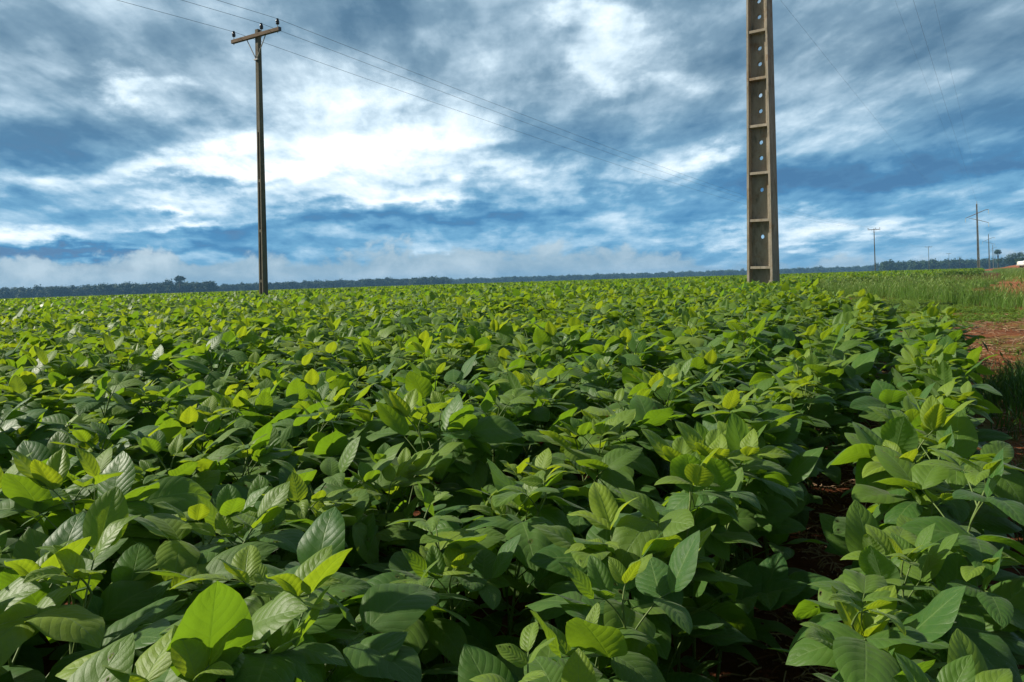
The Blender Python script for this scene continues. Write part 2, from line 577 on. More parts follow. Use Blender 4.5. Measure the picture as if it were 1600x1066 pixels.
# ------------------------------------------------------------------ ground
radii = np.concatenate([[0.0], np.geomspace(0.25, 3000, 84)])
NA = 180
vv, ff = [(0, 0, gz(0, 0))], []
for r_ in radii[1:]:
    for k in range(NA):
        a = 2 * math.pi * k / NA
        x, y = r_ * math.sin(a), r_ * math.cos(a)
        z = gz(x, y)
        vv.append((x, y, z))
for i in range(len(radii) - 2):
    for k in range(NA):
        a0, a1 = 1 + i * NA + k, 1 + i * NA + (k + 1) % NA
        ff.append((a0, a0 + NA, a1 + NA, a1))
me = bpy.data.meshes.new('ground')
me.from_pydata(vv, [], ff + [(0, 1 + k, 1 + (k + 1) % NA) for k in range(NA)])
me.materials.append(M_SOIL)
me.polygons.foreach_set('use_smooth', [True] * len(me.polygons))
bmg = bmesh.new()
bmg.from_mesh(me)
bmesh.ops.recalc_face_normals(bmg, faces=bmg.faces)
if sum(f.normal.z for f in bmg.faces) < 0:
    bmesh.ops.reverse_faces(bmg, faces=bmg.faces)
bmg.to_mesh(me)
bmg.free()
tag(link(bpy.data.objects.new('ground', me)), 'red soil ground of the plain under the crop', None, None, 'structure')


def inside(poly, x, y):
    c = False
    j = len(poly) - 1
    for i in range(len(poly)):
        (xi, yi), (xj, yj) = poly[i], poly[j]
        if (yi > y) != (yj > y) and x < (xj - xi) * (y - yi) / (yj - yi) + xi:
            c = not c
        j = i
    return c


def sheet(name, poly, lift, m_, step, label, rough=0.0):
    xs = np.arange(min(p[0] for p in poly), max(p[0] for p in poly) + step, step)
    ys = np.arange(min(p[1] for p in poly), max(p[1] for p in poly) + step, step)
    idx, vs, fs = {}, [], []

    def vid(i, j):
        if (i, j) not in idx:
            x = xs[i] + random.uniform(-.3, .3) * step
            y = ys[j] + random.uniform(-.3, .3) * step
            idx[(i, j)] = len(vs)
            vs.append((x, y, gz(x, y) + lift + random.uniform(0, rough)))
        return idx[(i, j)]
    for i in range(len(xs) - 1):
        for j in range(len(ys) - 1):
            if inside(poly, xs[i] + step / 2, ys[j] + step / 2):
                fs.append((vid(i, j), vid(i + 1, j), vid(i + 1, j + 1), vid(i, j + 1)))
    me = bpy.data.meshes.new(name)
    me.from_pydata(vs, [], fs)
    me.materials.append(m_)
    me.polygons.foreach_set('use_smooth', [True] * len(me.polygons))
    return tag(link(bpy.data.objects.new(name, me)), label, None, None, 'structure')


sheet('dirt_track', [(1.2, 1.0), (2.7, 5.2), (3.9, 8.9), (5.2, 13), (7.2, 18), (9.5, 24), (12, 27), (22, 30), (40, 40), (40, 10), (10, 1), (4, -2), (1, -2)],
      0.012, M_TRACK, 0.25, 'red dirt track beside the soybean rows', 0.02)
sheet('dirt_road', [(11.8, 18.2), (12.8, 22), (17.6, 28), (40, 60), (108, 165), (175, 262), (190, 262), (125, 165), (60, 70), (30, 30), (18, 20)],
      0.05, M_ROADSOIL, 1.0, 'red dirt road running off beside the field', 0.06)


# ------------------------------------------------------------------ soybean plants
def leaflet(L, nt, ns, pos, az, pitch, roll, curl, fold, wave, phase, wid=0.31):
    t = np.linspace(0, 1, nt + 1)
    f = (t ** 0.56) * np.clip(1 - t, 0, 1) ** 0.86
    f = f / f.max()
    f[0] = 0.05
    f[-1] = 0.01
    hw = wid * L * f
    th = -curl * t ** 1.3
    dt = np.diff(t, prepend=0)
    x = np.cumsum(np.cos(th) * dt) * L
    z = np.cumsum(np.sin(th) * dt) * L
    nx, nzv = -np.sin(th), np.cos(th)
    s = np.linspace(-1, 1, ns + 1)
    T, Sg = np.meshgrid(t, s, indexing='ij')
    HW = hw[:, None]
    off = np.abs(Sg) * HW * math.sin(fold) - (np.abs(Sg) ** 2.4) * HW * (math.sin(fold) * 0.62 + .10)
    off = off + wave * HW * np.sin(2 * math.pi * 1.4 * T + phase + (Sg > 0) * 1.7) * Sg ** 2
    Y = Sg * HW * math.cos(fold * 0.8)
    X = x[:, None] + nx[:, None] * off
    Z = z[:, None] + nzv[:, None] * off
    # roll about own axis, pitch up, turn
    cr, sr = math.cos(roll), math.sin(roll)
    Y, Z = Y * cr - Z * sr, Y * sr + Z * cr
    cp, sp_ = math.cos(pitch), math.sin(pitch)
    X, Z = X * cp - Z * sp_, X * sp_ + Z * cp
    ca, sa = math.cos(az), math.sin(az)
    X, Y = X * ca - Y * sa, X * sa + Y * ca
    v = np.stack([X + pos[0], Y + pos[1], Z + pos[2]], -1).reshape(-1, 3)
    i = np.arange(nt)[:, None] * (ns + 1) + np.arange(ns)[None, :]
    fc = np.stack([i, i + ns + 1, i + ns + 2, i + 1], -1).reshape(-1, 4)
    uv = np.stack([T, Sg * .5 + .5], -1).reshape(-1, 2)
    return v, fc, uv


class Soup:
    def __init__(s):
        s.v, s.f, s.uv, s.t, s.n = [], [], [], [], 0

    def add(s, v, f, uv, tint):
        s.v.append(v)
        s.f.append(f + s.n)
        s.uv.append(uv)
        s.t.append(np.tile(np.array(tint, dtype=np.float32), (len(v), 1)))
        s.n += len(v)

    def mesh(s, name, mats, smooth=True):
        return mesh_np(name, np.concatenate(s.v), np.concatenate(s.f), mats, np.concatenate(s.uv), np.concatenate(s.t), smooth)


def tube_np(p, r, seg):
    p = np.asarray(p, dtype=float)
    d = np.gradient(p, axis=0)
    d /= np.linalg.norm(d, axis=1)[:, None] + 1e-9
    ref = np.array([0.31, 0.95, 0.02])
    a = np.cross(d, ref)
    a /= np.linalg.norm(a, axis=1)[:, None] + 1e-9
    b = np.cross(d, a)
    r = np.broadcast_to(np.asarray(r, dtype=float), (len(p),))
    ang = np.linspace(0, 2 * math.pi, seg, endpoint=False)
    v = p[:, None, :] + r[:, None, None] * (a[:, None, :] * np.cos(ang)[None, :, None] + b[:, None, :] * np.sin(ang)[None, :, None])
    i = np.arange(len(p) - 1)[:, None] * seg
    k = np.arange(seg)[None, :]
    k2 = (k + 1) % seg
    f = np.stack([i + k, i + k2, i + seg + k2, i + seg + k], -1).reshape(-1, 4)
    return v.reshape(-1, 3), f, np.zeros((len(p) * seg, 2))


def soy_plant(seed, lod):
    """a soybean plant: returns stem, foliage and young-leaf soups; petioles alternate along local +-Y"""
    g = np.random.default_rng(seed)
    stem, fol, young = Soup(), Soup(), Soup()
    H = g.uniform(.44, .52)
    lean = g.normal(0, .05, 2)
    nn = 11 if lod == 0 else (9 if lod == 1 else 8)
    nt, ns = ((9, 6), (4, 2), (2, 2))[lod]

    def sp(z):
        k = z / H
        return np.array([lean[0] * k * k * H * 2 + .006 * math.sin(9 * k + seed), lean[1] * k * k * H * 2 + .006 * math.cos(8 * k + seed), z])
    if lod < 2:
        zz = np.linspace(0, H, 9 if lod == 0 else 4)
        stem.add(*tube_np([sp(z) for z in zz], np.linspace(.0048, .0022, len(zz)), 6 if lod == 0 else 3), (0, 0, 0, 1))
    az0 = g.uniform(-.4, .4)
    z0 = .10 if lod == 0 else (.2 if lod == 1 else .26)
    for i in range(nn):
        k = i / (nn - 1)
        z = z0 + (H - z0) * k ** .92
        az = math.pi / 2 + az0 + math.pi * i + g.normal(0, .62)
        pl = (.105 + .05 * math.sin(math.pi * min(1, k * 1.1))) * g.uniform(.75, 1.2)
        el = .55 + .35 * k + g.normal(0, .16)
        if k > .75:
            pl *= .72
            el += .12
        if k > .93:
            pl *= .45
        base = sp(z)
        q = np.linspace(0, 1, 6 if lod == 0 else 3)
        hx = np.cumsum(np.concatenate([[0], np.full(len(q) - 1, 1 / (len(q) - 1))]) * np.cos(el * (1.15 - .35 * q))) * pl
        hz_ = np.cumsum(np.concatenate([[0], np.full(len(q) - 1, 1 / (len(q) - 1))]) * np.sin(el * (1.15 - .35 * q))) * pl
        pts = np.stack([base[0] + hx * math.cos(az), base[1] + hx * math.sin(az), base[2] + hz_], -1)
        if lod < 2:
            stem.add(*tube_np(pts, np.linspace(.0021, .0013, len(q)), 5 if lod == 0 else 3), (0, 0, 0, 1))
        tip = pts[-1]
        is_young = k > .80
        Ls = (.112 + .034 * math.sin(math.pi * min(1, k * 1.15)))
        if is_young:
            Ls = .116 - .15 * (k - .80) * 1.6
        Ls *= g.uniform(.86, 1.14)
        tgt = young if is_young else fol
        age = float(np.clip((k - .58) * 1.5 + g.normal(0, .28), 0, 1)) if not is_young else float(np.clip(.62 + g.normal(0, .25), 0.15, 1))
        tl = g.normal(0, .22)          # whole leaf turned about its petiole
        for j, da in ((0, 0.0), (1, 1.35), (-1, -1.35)):
            a = az + da + g.normal(0, .16)
            up = g.random()
            if is_young:
                pitch = g.uniform(.1, 1.15)
                curl = g.uniform(.1, 1.1)
                fold = g.uniform(.25, .75)
            else:
                pitch = g.normal(.18 if j else .0, .30)
                curl = g.uniform(.2, 1.25)
                fold = g.uniform(.08, .42)
                if up < .17:
                    pitch = g.uniform(.6, 1.25)
                    curl = g.uniform(0, .9)
            L = Ls * (1.12 if j == 0 else .97) * g.uniform(.9, 1.08)
            pos = tip
            if j == 0:
                pos = tip + np.array([math.cos(az), math.sin(az), .25]) * .022
                if lod == 0:
                    stem.add(*tube_np(np.stack([tip, tip * .5 + pos * .5, pos]), .0011, 4), (0, 0, 0, 1))
            v, f, uv = leaflet(L, nt, ns, pos, a, pitch, tl * (1 if j == 0 else .6) + g.normal(0, .21), curl, fold,
                               g.uniform(.03, .16), g.uniform(0, 6.28), g.uniform(.285, .36))
            tgt.add(v, f, uv, (g.random(), age, g.random(), 1))
    return stem, fol, young


GROUP_SOY = 'soybean plants in rows'
ROW_AZ = R(29)
RU = np.array([math.sin(ROW_AZ), math.cos(ROW_AZ)])
RN = np.array([math.cos(ROW_AZ), -math.sin(ROW_AZ)])
EDGE_Y = [-50, 4.25, 4.4, 5.5, 7.0, 8.9, 13, 17.5, 24, 29, 31.5, 98, 400, 900]
EDGE_X = [9e3, 9e3, 2.5, 3.0, 3.35, 3.7, 4.9, 6.7, 9.2, 10.6, 19.0, 60, 244, 560]


def in_view(x, y, top, mx=1.0):
    if y < 0.2:
        return False
    Xp = x / y * F + 800
    if Xp < -60 * mx or Xp > 1600 + 60 * mx:
        return False
    return True


pts = []           # near grid of plants: row index, position along row, x, y
for row in range(0, 500):
    off = -0.04 if row == 0 else -0.54 - 0.45 * (row - 1)
    s = -6.0 + (row * 0.037) % 0.11
    smax = 75.0
    while s < smax:
        jx = rng.normal(0, .018)
        x, y = RU * (s + rng.normal(0, .02)) + RN * (off + jx)
        s += 0.118 * (1.0 if s < 30 else 1.5)
        if y < -2.5 or y > 60 or abs(x) > max(4.0, 0.80 * y + 4.0):
            continue
        if x > np.interp(y, EDGE_Y, EDGE_X):
            continue
        if math.hypot(x, y) < (.82 if y > .1 else .30):     # the photographer stands here
            continue
        pts.append((row, s, x, y))

# stop plants growing through the poles
P1 = (-8.1, 25.0)
T1 = (5.55, 17.0)
pts = [p for p in pts if min(math.hypot(p[2] - q[0], p[3] - q[1]) for q in (P1, T1)) > .45]


def depth_key(p):
    return math.hypot(p[2], p[3])


vis = [p for p in pts if in_view(p[2], p[3], 0) and depth_key(p) > .62 and p[3] > .55]
vis.sort(key=depth_key)
near = vis[:300]
near_set = set(id(p) for p in near)
rest = [p for p in pts if id(p) not in near_set]

# near plants: every one an object of its own
NP = 22
protos = []
for k in range(NP):
    st, fo, yo = soy_plant(100 + k, 0)
    protos.append((st.mesh('stem', [M_STEM]), fo.mesh('foliage', [M_LEAF]), yo.mesh('young_leaves', [M_LEAF])))
ORD = ['first', 'second', 'third', 'fourth', 'fifth', 'sixth', 'seventh', 'eighth', 'ninth', 'tenth', 'eleventh', 'twelfth', 'thirteenth',
       'fourteenth', 'fifteenth', 'sixteenth', 'seventeenth', 'eighteenth', 'nineteenth', 'twentieth']


def ordinal(k):
    if k < 20:
        return ORD[k]
    tens = ['twent', 'thirt', 'fort', 'fift', 'sixt', 'sevent', 'eight', 'ninet'][(k + 1) // 10 - 2]
    u = (k + 1) % 10
    return tens + 'ieth' if u == 0 else tens + 'y-' + ORD[u - 1]


ROWNAME = {0: 'the lone row by the dirt track'}
rows = {}
for p in near:
    rows.setdefault(p[0], []).append(p)
for row, lst in rows.items():
    lst.sort(key=lambda p: p[1])
    nm = ROWNAME.get(row) or ('the row bordering the dark furrow' if row == 1 else 'the %s row left of the furrow' % ORD[row - 1])
    for k, (r_, s, x, y) in enumerate(lst):
        first = protos[int(rng.integers(NP))]
        lab = '%s soybean plant from the near end of %s' % (ordinal(k), nm)
        o = thing('soybean_plant', lab, 'soybean plant', (x, y, gz(x, y) - .004), 0, GROUP_SOY)
        o.rotation_euler = (rng.normal(0, .05), rng.normal(0, .05), -ROW_AZ + (math.pi if rng.random() < .5 else 0) + math.pi / 2 + math.pi / 2 + rng.normal(0, .35))
        sc = rng.uniform(.92, 1.12)
        wd = sc * (.92 if row == 0 else .94 if row == 1 else 1.0)
        o.scale = (wd, wd, sc * rng.uniform(.94, 1.06))
        for me_ in first:
            link(bpy.data.objects.new(me_.name.split('.')[0], me_), o)


# ------------------------------------------------------------------ scattering of stuff (one object each)
def hidden_collection(name, meshes):
    col = bpy.data.collections.new(name)
    for me_ in meshes:
        col.objects.link(bpy.data.objects.new(me_.name, me_))
    return col


def scatter(name, label, col, P, rot, scale, index):
    me_ = bpy.data.meshes.new(name)
    P = np.asarray(P, dtype=np.float32)
    me_.vertices.add(len(P))
    me_.vertices.foreach_set('co', P.ravel())
    for nm, ty, dat in (('rot', 'FLOAT_VECTOR', rot), ('scl', 'FLOAT_VECTOR', scale)):
        me_.attributes.new(nm, ty, 'POINT').data.foreach_set('vector', np.asarray(dat, dtype=np.float32).ravel())
    me_.attributes.new('pick', 'INT', 'POINT').data.foreach_set('value', np.asarray(index, dtype=np.int32))
    o = link(bpy.data.objects.new(name, me_))
    ng = bpy.data.node_groups.new(name, 'GeometryNodeTree')
    ng.interface.new_socket('Geometry', in_out='INPUT', socket_type='NodeSocketGeometry')
    ng.interface.new_socket('Geometry', in_out='OUTPUT', socket_type='NodeSocketGeometry')
    gi, go = ng.nodes.new('NodeGroupInput'), ng.nodes.new('NodeGroupOutput')
    ci = ng.nodes.new('GeometryNodeCollectionInfo')
    ci.inputs['Collection'].default_value = col
    ci.inputs['Separate Children'].default_value = True
    ci.inputs['Reset Children'].default_value = True
    ip = ng.nodes.new('GeometryNodeInstanceOnPoints')
    ip.inputs['Pick Instance'].default_value = True

    def attr(nm, ty):
        a = ng.nodes.new('GeometryNodeInputNamedAttribute')
        a.data_type = ty
        a.inputs['Name'].default_value = nm
        return [s for s in a.outputs if s.enabled][0]
    L = ng.links.new
    L(gi.outputs[0], ip.inputs['Points'])
    L(ci.outputs[0], ip.inputs['Instance'])
    L(attr('pick', 'INT'), ip.inputs['Instance Index'])
    e2r = ng.nodes.new('FunctionNodeEulerToRotation')
    L(attr('rot', 'FLOAT_VECTOR'), e2r.inputs[0])
    L(e2r.outputs[0], ip.inputs['Rotation'])
    L(attr('scl', 'FLOAT_VECTOR'), ip.inputs['Scale'])
    L(ip.outputs[0], go.inputs[0])
    md = o.modifiers.new('scatter', 'NODES')
    md.node_group = ng
    return tag(o, label, None, None, 'stuff')


def soy_far_mesh(seed, lod):
    st, fo, yo = soy_plant(seed, lod)
    a = Soup()
    mi = []
    for sp_, m_ in ((fo, 0), (yo, 0), (st, 1)):
        if not sp_.v:
            continue
        for v, f, uv, t in zip(sp_.v, sp_.f, sp_.uv, sp_.t):
            a.v.append(v)
            a.uv.append(uv)
            a.t.append(t)
        a.f.append(np.concatenate(sp_.f) + a.n)
        mi += [m_] * sum(len(f) for f in sp_.f)
        a.n += sp_.n
    return mesh_np('soybean_crop_plant', np.concatenate(a.v), np.concatenate(a.f), [M_LEAF_FAR if lod else M_LEAF, M_STEM],
                   np.concatenate(a.uv), np.concatenate(a.t), True, mi)


crop_meshes = [soy_far_mesh(100 + k, 0) for k in range(10)] + [soy_far_mesh(300 + k, 1) for k in range(14)]
P, Rr, Sc, Ix = [], [], [], []
for (row, s, x, y) in rest:
    d = math.hypot(x, y)
    if d > 45 and rng.random() < .4:
        continue
    P.append((x, y, gz(x, y)))
    Rr.append((rng.normal(0, .05), rng.normal(0, .05), -ROW_AZ + (math.pi if rng.random() < .5 else 0) + math.pi + rng.normal(0, .4)))
    sc = rng.uniform(.90, 1.14)
    Sc.append((sc, sc, sc * rng.uniform(.92, 1.08)))
    Ix.append(int(rng.integers(0, 10)) if d < 11 else 10 + int(rng.integers(0, 14)))
# farther out: the same plants, set wider and a little larger
y = 58.0
while y < 420:
    st = 0.30 + (y - 58) * .006
    xs = np.arange(-.80 * y - 3, .64 * y + 1, st * 1.1)
    for x in xs:
        xx, yy = x + rng.uniform(-.5, .5) * st, y + rng.uniform(-.6, .6) * st
        if xx > np.interp(yy, EDGE_Y, EDGE_X):
            continue
        P.append((xx, yy, gz(xx, yy)))
        Rr.append((0, 0, rng.uniform(0, 6.28)))
        sc = rng.uniform(.95, 1.2)
        wd = sc * (1.0 + (y - 58) * .008)
        Sc.append((wd, wd, sc))
        Ix.append(10 + int(rng.integers(0, 14)))
    y += st * 1.6
scatter('soybean_crop', 'green soybean crop filling the flat field to the far tree line', hidden_collection('crop_plants', crop_meshes), P, Rr, Sc, Ix)
print('near plants', len(near), 'crop', len(P), 'farthest near', depth_key(near[-1]))


# ------------------------------------------------------------------ grasses
def blade_tuft(name, g, nb, hgt, spread, wid, m_, heads=0.0, leafy=0.0):
    a = Soup()
    for _ in range(nb):
        h = hgt * g.uniform(.5, 1.1)
        az, rr = g.uniform(0, 6.28), spread * math.sqrt(g.random())
        bx, by = rr * math.cos(g.uniform(0, 6.28)), rr * math.sin(g.uniform(0, 6.28))
        lean = g.uniform(.1, .75)
        q = np.linspace(0, 1, 4)
        px_ = bx + np.cos(az) * h * lean * q ** 1.8
        py_ = by + np.sin(az) * h * lean * q ** 1.8
        pz = h * q * (1 - .25 * lean * q)
        hw = wid * (1 - q ** 1.6 * .92) * g.uniform(.7, 1.2)
        ox, oy = -math.sin(az), math.cos(az)
        v = np.stack([np.stack([px_ - ox * hw, py_ - oy * hw, pz], -1), np.stack([px_ + ox * hw, py_ + oy * hw, pz], -1)], 1).reshape(-1, 3)
        i = np.arange(3)[:, None] * 2
        f = np.concatenate([i, i + 1, i + 3, i + 2], 1)
        hd = 1.0 if g.random() < heads else 0.0
        t = (g.random(), hd * g.uniform(.6, 1), 0, 1)
        a.add(v, f, np.zeros((len(v), 2)), t)
        if hd:
            v2, f2, u2 = leaflet(.09, 2, 2, (px_[-1], py_[-1], pz[-1] - .02), az, 1.1, 0, .4, .3, 0, 0, .12)
            a.add(v2, f2, u2, t)
        elif g.random() < leafy:
            v2, f2, u2 = leaflet(g.uniform(.02, .05), 2, 2, (px_[-1], py_[-1], pz[-1]), g.uniform(0, 6.28), g.uniform(-.2, .6), 0, .3, .3, 0, 0, .36)
            a.add(v2, f2, u2, t)
    return a.mesh(name, [m_], False)


def scatter_poly(name, label, meshes, poly, dens, smin, smax, keep=None, patch=0.0):
    xs, ys = [p[0] for p in poly], [p[1] for p in poly]
    area = (max(xs) - min(xs)) * (max(ys) - min(ys))
    P, Rr, Sc, Ix = [], [], [], []
    ph = rng.uniform(0, 6.28, 6)
    for _ in range(int(area * dens)):
        x, y = rng.uniform(min(xs), max(xs)), rng.uniform(min(ys), max(ys))
        if not inside(poly, x, y):
            continue
        if patch:
            q = math.sin(x * 1.9 + ph[0] + math.sin(y * 1.3 + ph[1])) + math.sin(y * 2.3 + ph[2] + 1.4 * math.sin(x * .9 + ph[3])) + .8 * math.sin(x * 5 + y * 3 + ph[4])
            if q < patch + rng.normal(0, .5):
                continue
        if keep and not keep(x, y):
            continue
        P.append((x, y, gz(x, y)))
        Rr.append((rng.normal(0, .06), rng.normal(0, .06), rng.uniform(0, 6.28)))
        s = rng.uniform(smin, smax)
        Sc.append((s, s, s * rng.uniform(.8, 1.2)))
        Ix.append(int(rng.integers(len(meshes))))
    print(name, len(P))
    return scatter(name, label, hidden_collection(name + '_tufts', meshes), P, Rr, Sc, Ix)


gg = np.random.default_rng(21)
tall = [blade_tuft('tall_grass_tuft', gg, 34, .50, .17, .0032, M_TALLGRASS, .16) for _ in range(6)]
scatter_poly('tall_grass', 'patch of tall green seeding grass behind the end of the soybean rows', tall,
             [(9.2, 24.5), (9.9, 20.4), (9.5, 17.0), (8.6, 13.8), (9.4, 13.1), (12, 13.6), (13, 15.5), (11.2, 17.0), (11.3, 18.8), (13, 23.2), (17.3, 28.3), (20, 31.5), (12, 31.5), (10.6, 28)],
             19, .45, 1.2)
scatter_poly('far_verge_grass', 'green grass verge along the red dirt road beyond the grass patch', tall,
             [(19.5, 31.5), (40, 62), (100, 160), (107, 160), (48, 66), (24, 32)], 1.6, .7, 1.2)
dark = [blade_tuft('verge_grass_tuft', gg, 26, .30, .10, .0032, M_DARKGRASS, .04) for _ in range(5)]
scatter_poly('verge_grass', 'dark green grass growing on the red soil beside the lone soybean row', dark,
             [(1.0, 1.2), (1.9, 3.0), (2.75, 4.5), (3.3, 5.4), (4.3, 6.2), (5.4, 7.0), (9, 8), (9, 3), (4, 1)], 110, .5, 1.1, None, -.6)
low = [blade_tuft('low_weed_tuft', gg, 22, .075, .11, .0035, M_LAWN, .0, .9) for _ in range(5)]
scatter_poly('low_weeds', 'low yellow-green weeds covering the ground before the tall grass', low,
             [(4.6, 10.5), (5.4, 13), (7.4, 18), (9.4, 21), (10.0, 19), (9.6, 16.6), (8.8, 13.8), (9.5, 12.6), (8, 11.8), (6.5, 10.6)], 75, .7, 1.3, None, -1.1)
scatter_poly('track_weeds', 'sparse small weeds dotted over the red dirt track', low,
             [(2.6, 5.6), (4.6, 10.5), (6.5, 10.6), (8, 11.8), (11.5, 12.5), (14, 14), (14, 7), (6, 5.5)], 34, .4, 1.1, None, .5)
straws = []
for k in range(4):
    a = Soup()
    for _ in range(14):
        L_, az = gg.uniform(.02, .11), gg.uniform(0, 6.28)
        c = gg.uniform(-.2, .2, 2)
        p0 = np.array([c[0], c[1], .004 + gg.uniform(0, .01)])
        p1 = p0 + np.array([math.cos(az) * L_, math.sin(az) * L_, gg.uniform(0, .02)])
        a.add(*tube_np(np.stack([p0, (p0 + p1) / 2 + [0, 0, .006], p1]), .0028, 4), (gg.random(), 0, 0, 1))
    straws.append(a.mesh('straw_bits', [M_STRAW]))
scatter_poly('dry_straw', 'dry straw and stalk litter scattered on the red soil', straws,
             [(2.6, 5.4), (5, 11), (9, 12.5), (14, 13), (14, 6), (5, 4), (1.4, 1.6)], 26, .7, 1.5)
furrow = []
for s in np.arange(.4, 9, .03):
    c = RU * s + RN * (-.3 + rng.uniform(-.2, .2))
    furrow.append((c[0], c[1], gz(*c) + .005))
scatter('furrow_litter', 'dry stalk litter lying in the dark red furrow', hidden_collection('furrow_litter_bits', [m_.copy() for m_ in straws]),
        furrow, [(0, 0, rng.uniform(0, 6.28)) for _ in furrow], [(.8, .8, .8)] * len(furrow), [int(rng.integers(4)) for _ in furrow])
clod = []
for k in range(4):
    bm = bmesh.new()
    bmesh.ops.create_icosphere(bm, subdivisions=2, radius=.022)
    for v in bm.verts:
        v.co *= gg.uniform(.7, 1.2)
        v.co.z *= .6
    me_ = bpy.data.meshes.new('soil_clod')
    bm.to_mesh(me_)
    bm.free()
    me_.materials.append(M_ROADSOIL)
    clod.append(me_)
scatter_poly('soil_clods', 'small red soil clods lying on the dirt track', clod,
             [(1.0, 1.2), (2.6, 5.4), (5, 11), (9, 12.5), (14, 13), (14, 6), (5, 2)], 26, .4, 1.6, None, .2)

# ------------------------------------------------------------------ power line poles of the small line
LINE_T = .627                         # dx/dy of the line
LINE_AZ = math.atan(LINE_T)
poles = [(P1[0] + LINE_T * t, P1[1] + t) for t in (0, 129.5, 259, 388.5, 518, 647.5)]
POLE_H = 9.25


def small_pole(loc, label):
    t = thing('utility_pole', label, 'utility pole', loc, -LINE_AZ, 'concrete poles of the small power line')
    # shaft: double-T section, narrow recess between two ribs on the faces along the line (local +-Y)
    bm = bmesh.new()
    H = POLE_H
    zr = [0.0, .55, 1.05, 2.68, 4.31, 5.9]

    def wd(z):
        return .102 - .038 * z / H, .104 - .038 * z / H      # half sizes across and along
    zs = [0, H]

    def col(x0, x1, y0, y1, za, zb):
        (ax, ay), (bx, by) = wd(za), wd(zb)
        v = [bm.verts.new((x * sx, y * sy, z)) for z, sx, sy in ((za, ax, ay), (zb, bx, by)) for x, y in ((x0, y0), (x1, y0), (x1, y1), (x0, y1))]
        for f in ((0, 3, 2, 1), (4, 5, 6, 7), (0, 1, 5, 4), (1, 2, 6, 5), (2, 3, 7, 6), (3, 0, 4, 7)):
            bm.faces.new([v[i] for i in f])
    col(-1, -.42, -1, 1, -1.2, 5.9)
    col(.42, 1, -1, 1, -1.2, 5.9)
    col(-.42, .42, -.12, .12, -1.2, 5.9)
    for z in (1.02, 2.65, 4.28):
        col(-.42, .42, -.97, .97, z, z + .09)
    col(-1, 1, -1, 1, 5.9, H)
    from_bm('pole_shaft', bm, M_CONC2, t)
    bm = bmesh.new()
    box(bm, -1.15, 1.15, -.165, -.06, H - .285, H - .165)
    bmesh.ops.bevel(bm, geom=bm.edges[:], offset=.008, segments=1, affect='EDGES')
    from_bm('crossarm', bm, M_WOOD, t)
    bm = bmesh.new()
    box(bm, 1.15, 1.165, -.17, -.055, H - .29, H - .16)  # dark sheet added as the shade on the arm's right end
    from_bm('end_shade', bm, M_PORC, t)
    for s in (-1, 1):
        bm = bmesh.new()
        tube(bm, [(.45 * s, -.078, H - .275), (.02 * s, -.09, H - .97)], .016, 6)
        from_bm('brace', bm, M_STEEL, t)
    bm = bmesh.new()
    box(bm, -.085, .085, -.125, -.074, H - 1.01, H - .97)
    from_bm('brace_bolt', bm, M_STEEL, t)
    for x in INS_X:
        bm = bmesh.new()
        lathe(bm, [(.028, .08), (.05, .09), (.062, .13), (.045, .15), (.06, .16), (.05, .21), (.034, .235), (.046, .25), (.03, .275)], 12, (x, -.11, H - .15))
        ins = from_bm('insulator', bm, M_PORC, t, True)
        bm = bmesh.new()
        tube(bm, [(x, -.11, H - .34), (x, -.11, H - .06)], .011, 6)
        from_bm('insulator_pin', bm, M_STEEL, ins)
    return t


INS_X = (-1.06, .30, 1.06)
PL = ['weathered concrete utility pole with timber crossarm rising from the near soybean crop',
      'small distant utility pole with wide crossarm, first one seen past the thick concrete tower',
      'tiny utility pole, second one seen past the thick concrete tower',
      'very faint utility pole before the tree line, third past the concrete tower',
      'hair-thin utility pole before the tree line, fourth past the concrete tower',
      'last hair-thin utility pole of the small line, nearest to the slant-armed tower']
for k, ((x, y), lab) in enumerate(zip(poles, PL)):
    t = small_pole((x, y, gz(x, y)), lab)
    if k == 0:
        t.rotation_euler = (R(-.3), R(.45), -LINE_AZ)


def wire_pts(a, b, sag, k=28):
    a, b = Vector(a), Vector(b)
    r_ = []
    for i in range(k + 1):
        q = i / k
        p = a.lerp(b, q)
        p.z -= 4 * sag * q * (1 - q)
        r_.append(p)
    return r_


def cable(name, label, group, anchors, sags, rad):
    bm = bmesh.new()
    for a, b, s in zip(anchors[:-1], anchors[1:], sags):
        tube(bm, wire_pts(a, b, s), rad, 5, True)
    o = from_bm(name, bm, M_WIRE, None, True)
    return tag(o, label, 'cable', group)


ca, sa = math.cos(-LINE_AZ), math.sin(-LINE_AZ)


def line_anchor(p, x, z):
    return (p[0] + x * ca + .11 * sa, p[1] + x * sa - .11 * ca, gz(*p) + z)


allp = [(P1[0] - LINE_T * 110, P1[1] - 110)] + poles
WL = ['thin power cable on the left-hand insulator of the near timber crossarm',
      'thin power cable on the middle insulator of the near timber crossarm',
      'thin power cable on the right-hand insulator of the near timber crossarm']
for x, lab in zip(INS_X, WL):
    anchors = [line_anchor(p, x, POLE_H + .115) for p in allp]
    anchors[0] = (anchors[0][0], anchors[0][1], anchors[0][2] + .9)
    anchors[1] = (anchors[1][0] + .075, anchors[1][1], anchors[1][2])
    cable('power_cable', lab, 'cables of the small power line', anchors, [1.1, 1.5, 1.6, 1.6, 1.6, 1.6], .006)

# ------------------------------------------------------------------ concrete towers of the big line
BIG_T = .6375
BIG_AZ = math.atan(BIG_T)
towers = [(T1[0] + BIG_T * t, T1[1] + t) for t in (0, 161, 322, 483, 644)]
TH = 15.4


